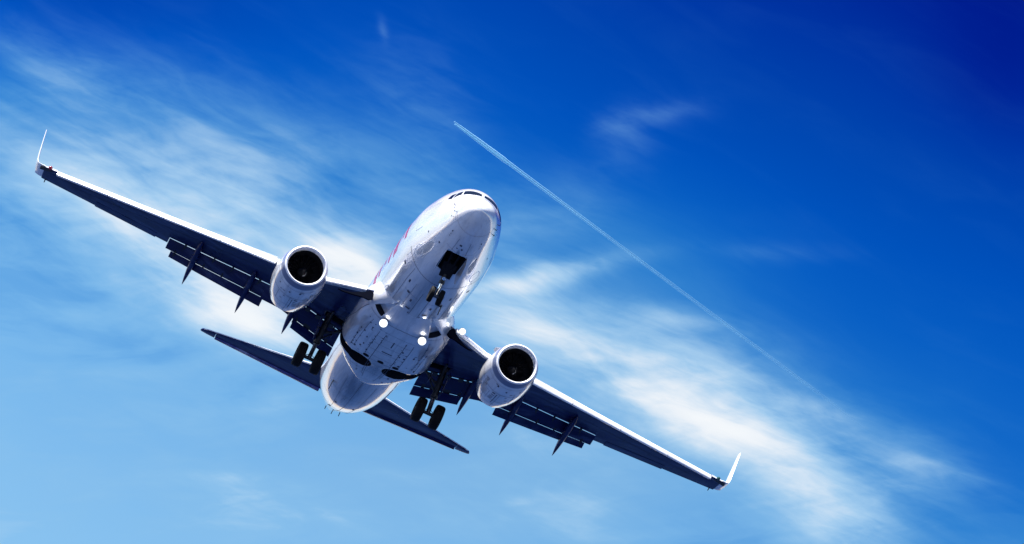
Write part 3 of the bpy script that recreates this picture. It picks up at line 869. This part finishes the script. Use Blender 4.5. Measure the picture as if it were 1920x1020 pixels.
# ------------------------------------------------------------------ engines
NAC = [(.40, 1.00), (.65, 1.045), (1.0, 1.085), (1.6, 1.105), (2.2, 1.09), (2.8, 1.03), (3.4, .93), (3.8, .85)]
def make_engine(s):
    cx, cy, cz = 10.40, s * 4.95, -1.97
    def npt(x, r, a):
        """a from the top, + outboard"""
        c = math.cos(a)
        return (cx + x + .10 * -c * 0, cy + s * r * math.sin(a), cz + r * c * (1 if c > 0 else .955))
    NR = 64
    q = MB()
    prof = [(.40, .99)] + NAC + [(3.8, .815), (3.0, .80), (2.2, .78), (1.05, .80), (1.0, .805), (.36, .78), (.22, .783), (.24, .81), (.40, .99)]
    q.loft([[npt(x, r, 2 * PI * i / NR) for i in range(NR)] for x, r in prof], 0, cap=False)
    for k in range(len(q.f)):
        ringi = k // NR
        if ringi >= len(NAC) + 1: q.m[k] = 1
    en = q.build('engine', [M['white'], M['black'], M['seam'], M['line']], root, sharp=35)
    e = MB()
    def nr(x):
        return lerp_tab(NAC, x)[0]
    def nseam(x0, a0, x1, a1, w, mi=2, n=30):
        L, Q = [], []
        for i in range(n + 1):
            t = i / n; x = x0 + (x1 - x0) * t; a = R(a0 + (a1 - a0) * t)
            p = Vector(npt(x, nr(x) + .004, a)); p2 = Vector(npt(x + (x1 - x0) / n + 1e-4, nr(x + (x1 - x0) / n + 1e-4) + .004, a + R((a1 - a0) / n + 1e-3)))
            d = (p2 - p).normalized(); o = Vector((0, p.y - cy, p.z - cz)).normalized()
            sd = d.cross(o) * w / 2
            L.append(p + sd); Q.append(p - sd)
        e.ribbon(L, Q, mi)
    nseam(1.42, 60, 1.42, 300, .022, n=60)
    nseam(2.45, 90, 2.45, 270, .018, n=50); nseam(.62, 95, .62, 265, .014, n=50); nseam(3.1, 120, 3.1, 240, .014, n=40); nseam(1.42, 148, 2.45, 148, .016); nseam(2.45, 215, 3.6, 215, .014)
    nseam(1.42, 180, 3.7, 180, .014)
    nseam(1.7, 205, 1.7, 240, .01); nseam(1.7, 205, 2.7, 205, .012)
    nseam(1.55, 186, 2.9, 186, .03); 
    for x, a, l, da in ((.8, 196, .14, 4), (.72, 200, .05, 8), (.95, 172, .10, 4), (1.15, 158, .05, 7), (1.0, 225, .05, 8), (1.12, 228, .05, 14), (1.25, 226, .04, 9), (1.6, 194, .10, 8), (1.85, 194, .06, 8), (2.05, 195, .05, 9), (2.2, 195, .05, 9), (2.35, 196, .04, 9), (1.2, 150, .06, 4), (.9, 140, .1, 3), (1.55, 222, .05, 6), (1.6, 165, .05, 5), (2.0, 160, .04, 6)):
        nseam(x, a - da / 2, x, a + da / 2, l, n=4)
    extra(en, e)
    q = MB()
    lipp = [(.42, 1.0035), (.30, .988), (.18, .965), (.11, .945), (.05, .92), (.015, .89), (.0, .86), (.02, .825), (.07, .80), (.14, .785), (.22, .775), (.24, .80), (.42, .98)]
    q.loft([[npt(x, r, 2 * PI * i / NR) for i in range(NR)] for x, r in lipp + lipp[:1]], 0, cap=False)
    for k in range(len(q.f)):
        if 4 <= k // NR <= 9: q.m[k] = 1
    q.build('inlet_lip', [M['metal'], M['lipface']], en, sharp=30)
    q = MB()
    q.lathe((cx + .98, cy, cz), (1, 0, 0), [(0, .80), (.04, .80)], 48, 1, True)
    for k in range(24):
        a = 2 * PI * k / 24
        for r0, r1, tw in ((.2, .5, .6), (.5, .775, 1.0)):
            def bp(r, o, x): return (cx + .93 - x, cy + r * math.sin(a + o), cz + r * math.cos(a + o))
            q.add([bp(r0, -.09, .0), bp(r0, .09, .13), bp(r1, .10 * tw, .11), bp(r1, -.10 * tw, -.03)], [(0, 1, 2, 3)], 0)
    q.build('fan', [M['fan'], M['black']], en, recalc=False)
    q = MB()
    q.lathe((cx + .92, cy, cz), (-1, 0, 0), [(0, .27), (.12, .21), (.26, .12), (.36, .04), (.39, .004)], 28, 0, True)
    sp = q.build('spinner', [M['spin'], M['line']], en)
    e = MB(); L, Q = [], []
    for i in range(19):                                   # white comma painted on the cone
        t = i / 18; h = .16 + .17 * t; rr = .19 - (h - .16) * .92 + .006
        a = 3.4 + 3.6 * t; w = .035 * math.sin(PI * min(1, t + .1)) + .004
        L.append((cx + .92 - h - w, cy + rr * math.sin(a), cz + rr * math.cos(a))); Q.append((cx + .92 - h + w, cy + (rr + .02) * math.sin(a), cz + (rr + .02) * math.cos(a)))
    e.ribbon(L, Q, 1); extra(sp, e)
    q = MB()
    q.lathe((cx, cy, cz), (1, 0, 0), [(2.4, .70), (3.4, .66), (4.1, .52), (4.5, .42), (4.48, .36), (4.2, .36)], 36, 0, False)
    q.lathe((cx, cy, cz), (1, 0, 0), [(4.1, .30), (4.5, .26), (4.9, .12), (5.1, .01)], 24, 0, True)
    q.build('exhaust_nozzle', M['nozzle'], en)
    q = MB(); R_ = []
    for x, w, zb, zt in ((11.3, .03, -.98, -.86), (12.0, .16, -1.05, -.70), (13.2, .22, -1.15, -.62), (14.4, .22, -1.35, -.60), (15.6, .16, -1.15, -.7), (16.6, .03, -.95, -.75)):
        R_.append([(x, cy - w, zb), (x, cy + w, zb), (x, cy + w, zt), (x, cy, zt + .05), (x, cy - w, zt)])
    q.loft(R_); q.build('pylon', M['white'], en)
    # strake on the inboard shoulder
    q = MB(); a = R(-48)
    p0 = Vector(npt(.75, nr(.75) - .02, a)); o = Vector((0, s * math.sin(a), math.cos(a))); tn = Vector((0, o.z, -o.y)) * .012
    tri = [p0, p0 + Vector((1.05, 0, 0)) + o * .02, p0 + Vector((1.0, 0, 0)) + o * .26, p0 + Vector((.7, 0, 0)) + o * .26]
    q.loft([[p + tn for p in tri], [p - tn for p in tri]])
    q.build('nacelle_strake', M['white'], en)
    return en
for s in (1, -1):
    make_engine(s)

# ------------------------------------------------------------------ landing gear
def tyre(par, x, y, z, Rr, hw, nm='wheel'):
    prof = [(-.55, .55), (-.85, .62), (-1, .80), (-.96, .90), (-.78, .97), (-.42, 1.0), (-.40, .982), (-.36, .982), (-.34, 1.0), (-.04, 1.0), (-.03, .982), (.03, .982), (.04, 1.0), (.34, 1.0), (.36, .982), (.40, .982), (.42, 1.0), (.78, .97), (.96, .90), (1, .80), (.85, .62), (.55, .55)]
    q = MB(); q.lathe((x, y, z), (0, 1, 0), [(a * hw, r * Rr) for a, r in prof], 48, 0, False)
    t = q.build('tyre', M['rubber'], par, sharp=25)
    q = MB()
    q.lathe((x, y, z), (0, 1, 0), [(-hw * .55, Rr * .555), (-hw * .65, Rr * .5), (-hw * .35, Rr * .42), (-hw * .35, Rr * .2), (-hw * .6, Rr * .16), (-hw * .6, .01)], 32, 0, False)
    q.lathe((x, y, z), (0, 1, 0), [(hw * .55, Rr * .555), (hw * .65, Rr * .5), (hw * .35, Rr * .42), (hw * .35, Rr * .2), (hw * .6, Rr * .16), (hw * .6, .01)], 32, 0, False)
    q.build('rim', M['geardark'], t)
    return t
def main_gear(s):
    ax, ay, az_ = 16.59, s * 2.89, -3.38
    q = MB()
    top = (16.48, s * 2.80, -1.15)
    q.tube(top, (16.545, s * 2.86, -2.55), .15, .135, 16)
    q.lathe((16.545, s * 2.86, -2.52), (.03, 0, -1), [(0, .16), (.10, .16), (.12, .12)], 16, 0, True)
    q.tube((16.53, s * 2.6, -1.9), (16.53, s * 3.1, -1.9), .05, .05, 10)
    g_ = q.build('main_gear', M['geardark'], root)
    q = MB(); q.tube((16.545, s * 2.86, -2.5), (16.59, s * 2.89, -3.36), .09, .09, 16); q.build('piston', M['tube'], g_)
    q = MB(); q.tube((ax, ay - .62, az_), (ax, ay + .62, az_), .08, .08, 14)
    for d in (-.26, .26):
        q.lathe((ax, ay + d, az_), (0, 1, 0), [(-.06, .20), (.06, .20)], 20, 0, True)
    q.build('axle', M['geardark'], g_)
    q = MB()
    for d in (-.07, .07):
        q.tube((16.70, s * 2.86 + d, -2.62), (17.02, s * 2.87 + d * .4, -2.95), .028, .028, 8); q.tube((17.02, s * 2.87 + d * .4, -2.95), (16.70, s * 2.89 + d, -3.30), .028, .028, 8)
    q.build('torque_link', M['geardark'], g_)
    q = MB(); q.tube((16.50, s * 2.74, -2.05), (16.42, s * 1.55, -1.35), .06, .06, 12); q.tube((16.50, s * 2.80, -2.4), (16.75, s * 2.0, -1.4), .04, .04, 10)
    q.tube((16.5, s * 2.8, -1.7), (15.8, s * 2.75, -1.2), .05, .05, 10)
    q.build('side_strut', M['geardark'], g_)
    q = MB(); q.tube((16.42, s * 2.84, -1.4), (16.46, s * 2.88, -3.2), .018, .018, 6); q.tube((16.68, s * 2.86, -1.4), (16.70, s * 2.90, -3.25), .014, .014, 6)
    q.tube((16.46, s * 2.88, -3.2), (16.52, s * 2.55, -3.38), .014, .014, 6); q.tube((16.46, s * 2.88, -3.2), (16.52, s * 3.2, -3.38), .014, .014, 6)
    q.build('brake_hose', M['rubber'], g_)
    q = MB()
    q.plate([(16.22, s * 3.10, -1.30), (16.86, s * 3.10, -1.30), (16.84, s * 3.08, -2.05), (16.70, s * 3.06, -2.45), (16.36, s * 3.06, -2.45), (16.24, s * 3.08, -2.0)], .03, (0, 1, 0))
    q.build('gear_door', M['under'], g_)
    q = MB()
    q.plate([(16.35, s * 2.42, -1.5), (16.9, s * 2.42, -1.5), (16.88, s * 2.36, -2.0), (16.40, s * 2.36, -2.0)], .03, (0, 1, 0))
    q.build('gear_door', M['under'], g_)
    for d in (-.43, .43):
        tyre(g_, ax, ay + d, az_, .565, .205)
for s in (1, -1):
    main_gear(s)
def nose_gear():
    q = MB()
    q.tube((3.72, 0, -1.5), (3.94, 0, -2.72), .105, .10, 16); q.lathe((3.94, 0, -2.70), (.17, 0, -1), [(0, .125), (.10, .125), (.11, .09)], 16, 0, True)
    q.box((3.80, 0, -2.05), (.20, .42, .16))
    g_ = q.build('nose_gear', M['geardark'], root)
    q = MB(); q.tube((3.93, 0, -2.68), (4.05, 0, -3.30), .065, .065, 16); q.build('piston', M['chrome'], g_)
    q = MB(); q.tube((4.05, -.27, -3.345), (4.05, .27, -3.345), .05, .05, 12); q.lathe((4.05, 0, -3.345), (0, 1, 0), [(-.08, .085), (.08, .085)], 14, 0, True); q.build('axle', M['tube'], g_)
    q = MB()
    for d in (-.19, .19):
        q.tube((3.84, d * .5, -2.35), (2.75, d, -1.55), .045, .045, 10)
    q.plate([(3.88, .24, -2.5), (3.45, .30, -2.05), (3.45, -.30, -2.05), (3.88, -.24, -2.5)], .05, (.7, 0, -.7))
    q.build('drag_brace', M['bay'], g_)
    q = MB()
    for d in (-.05, .05):
        q.tube((3.84, d, -2.75), (3.62, d * .5, -3.02), .02, .02, 8); q.tube((3.62, d * .5, -3.02), (3.96, d, -3.28), .02, .02, 8)
    q.build('torque_link', M['tube'], g_)
    q = MB(); q.lathe((3.78, 0, -2.62), toward, [(0, .05), (.06, .075), (.07, .07), (.075, .004)], 14, 0, True); q.build('taxi_light', M['chrome'], g_)
    for s in (1, -1):
        q = MB()
        def dp(x, z, o): return (x, s * (.45 + o), z)
        q.plate([dp(2.50, -1.90, .0), dp(4.24, -2.02, -.02), dp(4.20, -2.42, .05), dp(4.02, -2.56, .09), (3.2, s * .55, -2.42), dp(2.62, -2.16, .06)], .025, (0, 1, .12 * s))
        q.build('gear_door', [M['white']], g_)
        tyre(g_, 4.05, s * .2, -3.345, .34, .098)
nose_gear()

# ------------------------------------------------------------------ tail
def tail_plane(s):
    def lex(Y): return 29.39 + .673 * (Y - 2.84)
    def tex(Y): return 31.16 + .232 * (Y - .2)
    def z(Y): return .75 + math.tan(R(7)) * Y
    def sec(Y, x0, x1, t, o=0):
        return sect3([(x0 + x / 1.0 * (x1 - x0), z(Y) + o + h * t) for x, h in naca(1.0, .5, 10)], Y, s)
    q = MB()
    q.loft([sec(Y, lex(Y), tex(Y) - (.32 if Y < 6.6 else 0) * (1 - Y / 12), .55 * (1 - .07 * Y)) for Y in (.3, 1.5, 3, 5, 6.48)])
    q.loft([sec(Y, lex(Y), tex(Y) + .02, .30) for Y in (6.50, 6.9)] + [sec(7.18, lex(7.18) + .05, tex(7.18) - .02, .22), sec(7.25, lex(7.25) + .2, tex(7.25) - .08, .08)])
    t = q.build('tailplane', [M['under'], M['slat']], root, sharp=40)
    q = MB(); R_ = []
    for Y in (.9, 2.5, 4.5, 6.46):
        x1 = tex(Y); h = .30 * (1 - Y / 12)
        R_.append([(x1 - h + .02, s * Y, z(Y) - .10), (x1 - h * .5, s * Y, z(Y) - .09), (x1 + .05, s * Y, z(Y) - .05), (x1 + .05, s * Y, z(Y) - .03), (x1 - h + .02, s * Y, z(Y) + .06)])
    q.loft(R_); q.build('elevator', M['under'], t)
    q = MB(); R_ = []
    for Y in (1.0, 3, 5, 7.1):
        x0 = lex(Y); k = 1 - .09 * Y
        R_.append([(x0 + .03, s * Y, z(Y) - .04 * k), (x0 - .02, s * Y, z(Y) + .02), (x0 + .05, s * Y, z(Y) + .09 * k), (x0 + .22, s * Y, z(Y) + .16 * k), (x0 + .2, s * Y, z(Y))])
    q.loft(R_); q.build('leading_edge', M['slat'], t)
    return t
for s in (1, -1):
    tail_plane(s)
q = MB(); R_ = []
for zz, x0, x1, t in ((1.2, 24.6, 31.2, .5), (2.0, 26.2, 31.3, .42), (2.9, 27.4, 31.6, .36), (5.2, 29.6, 32.5, .26), (8.0, 32.2, 33.6, .15), (8.15, 32.5, 33.6, .06)):
    R_.append([(x0 + x * (x1 - x0 - .35 * (zz < 8)), h * t * 1.4, zz) for x, h in naca(1.0, .5, 9)])
q.loft(R_); fin = q.build('tail_fin', M['red'], root)
q = MB(); q.loft([[(31.05, .1, 2.1), (31.05, -.1, 2.1), (31.9, 0, 2.1)], [(33.2, .03, 7.9), (33.2, -.03, 7.9), (33.75, 0, 7.9)]]); q.build('rudder', M['red'], fin)

# ------------------------------------------------------------------ the far contrail, 9.5 km up
mc = bpy.data.materials.new('contrail_ice')
mc.use_nodes = True
t = NT(mc.node_tree)
p = mc.node_tree.nodes['Principled BSDF']
p.inputs['Base Color'].default_value = (.42, .78, .95, 1)
p.inputs['Roughness'].default_value = 1.0
p.inputs['Specular IOR Level'].default_value = 0.0
co = t.n('ShaderNodeTexCoord').outputs['Object']
mp = t.n('ShaderNodeMapping'); mp.inputs['Scale'].default_value = (1 / 380., 1 / 60., 1 / 60.)
t.t.links.new(co, mp.inputs['Vector'])
nz = t.noise(mp.outputs[0], 1.0, 4.0, .6).outputs[0]
sepo = t.n('ShaderNodeSeparateXYZ'); t.t.links.new(co, sepo.inputs[0])
LEN = 4515.0
al = t.ramp(t.math('DIVIDE', sepo.outputs[0], LEN * 1.12, clamp=True), [(0.0, (.3,) * 3), (.02, (.48,) * 3), (.10, (.38,) * 3), (.25, (.26,) * 3), (.6, (.18,) * 3), (.8, (.12,) * 3), (.9, (.04,) * 3), (1.0, (.0,) * 3)])
alpha = t.math('MULTIPLY', al, t.math('ADD', t.math('MULTIPLY', nz, .4), .8), clamp=True)
t.t.links.new(alpha, p.inputs['Alpha'])
head, tailp = Vector((22535., -1702., 9500.)), Vector((24535., -5730., 9500.))
ct = bpy.data.objects.new('contrail', None); C.objects.link(ct)
ct.location = head
dv = (tailp - head).normalized()
ct.rotation_euler = dv.to_track_quat('X', 'Z').to_euler()
tag(ct, 'thin white double vapour trail crossing the deep blue sky beyond the jet', 'contrail')
rr = random.Random(5)
for o, x0 in ((-15.0, 0.0), (15.0, 30.0)):
    q = MB(); Rg = []
    N = 90
    for i in range(N + 1):
        f = i / N; x = x0 + LEN * 1.12 * f ** 1.4
        g1 = min(1, (x - x0) / 260.0)
        rad = .92 * (4.5 + 9.0 * math.sin(PI * min(1, (x - x0) / 1100.0)) ** 1 if x - x0 < 550 else .72 * (13.5 - 5.5 * min(1, (x - 550 - x0) / 1200.0))) + rr.uniform(-.5, .5)
        off = o * (.9 + .25 * min(1, x / 2500)) + rr.uniform(-.5, .5)
        Rg.append([(x, off + rad * math.cos(2 * PI * k / 12), rad * math.sin(2 * PI * k / 12)) for k in range(12)])
    q.loft(Rg)
    q.build('vapour_strand', mc, ct, shift=False)
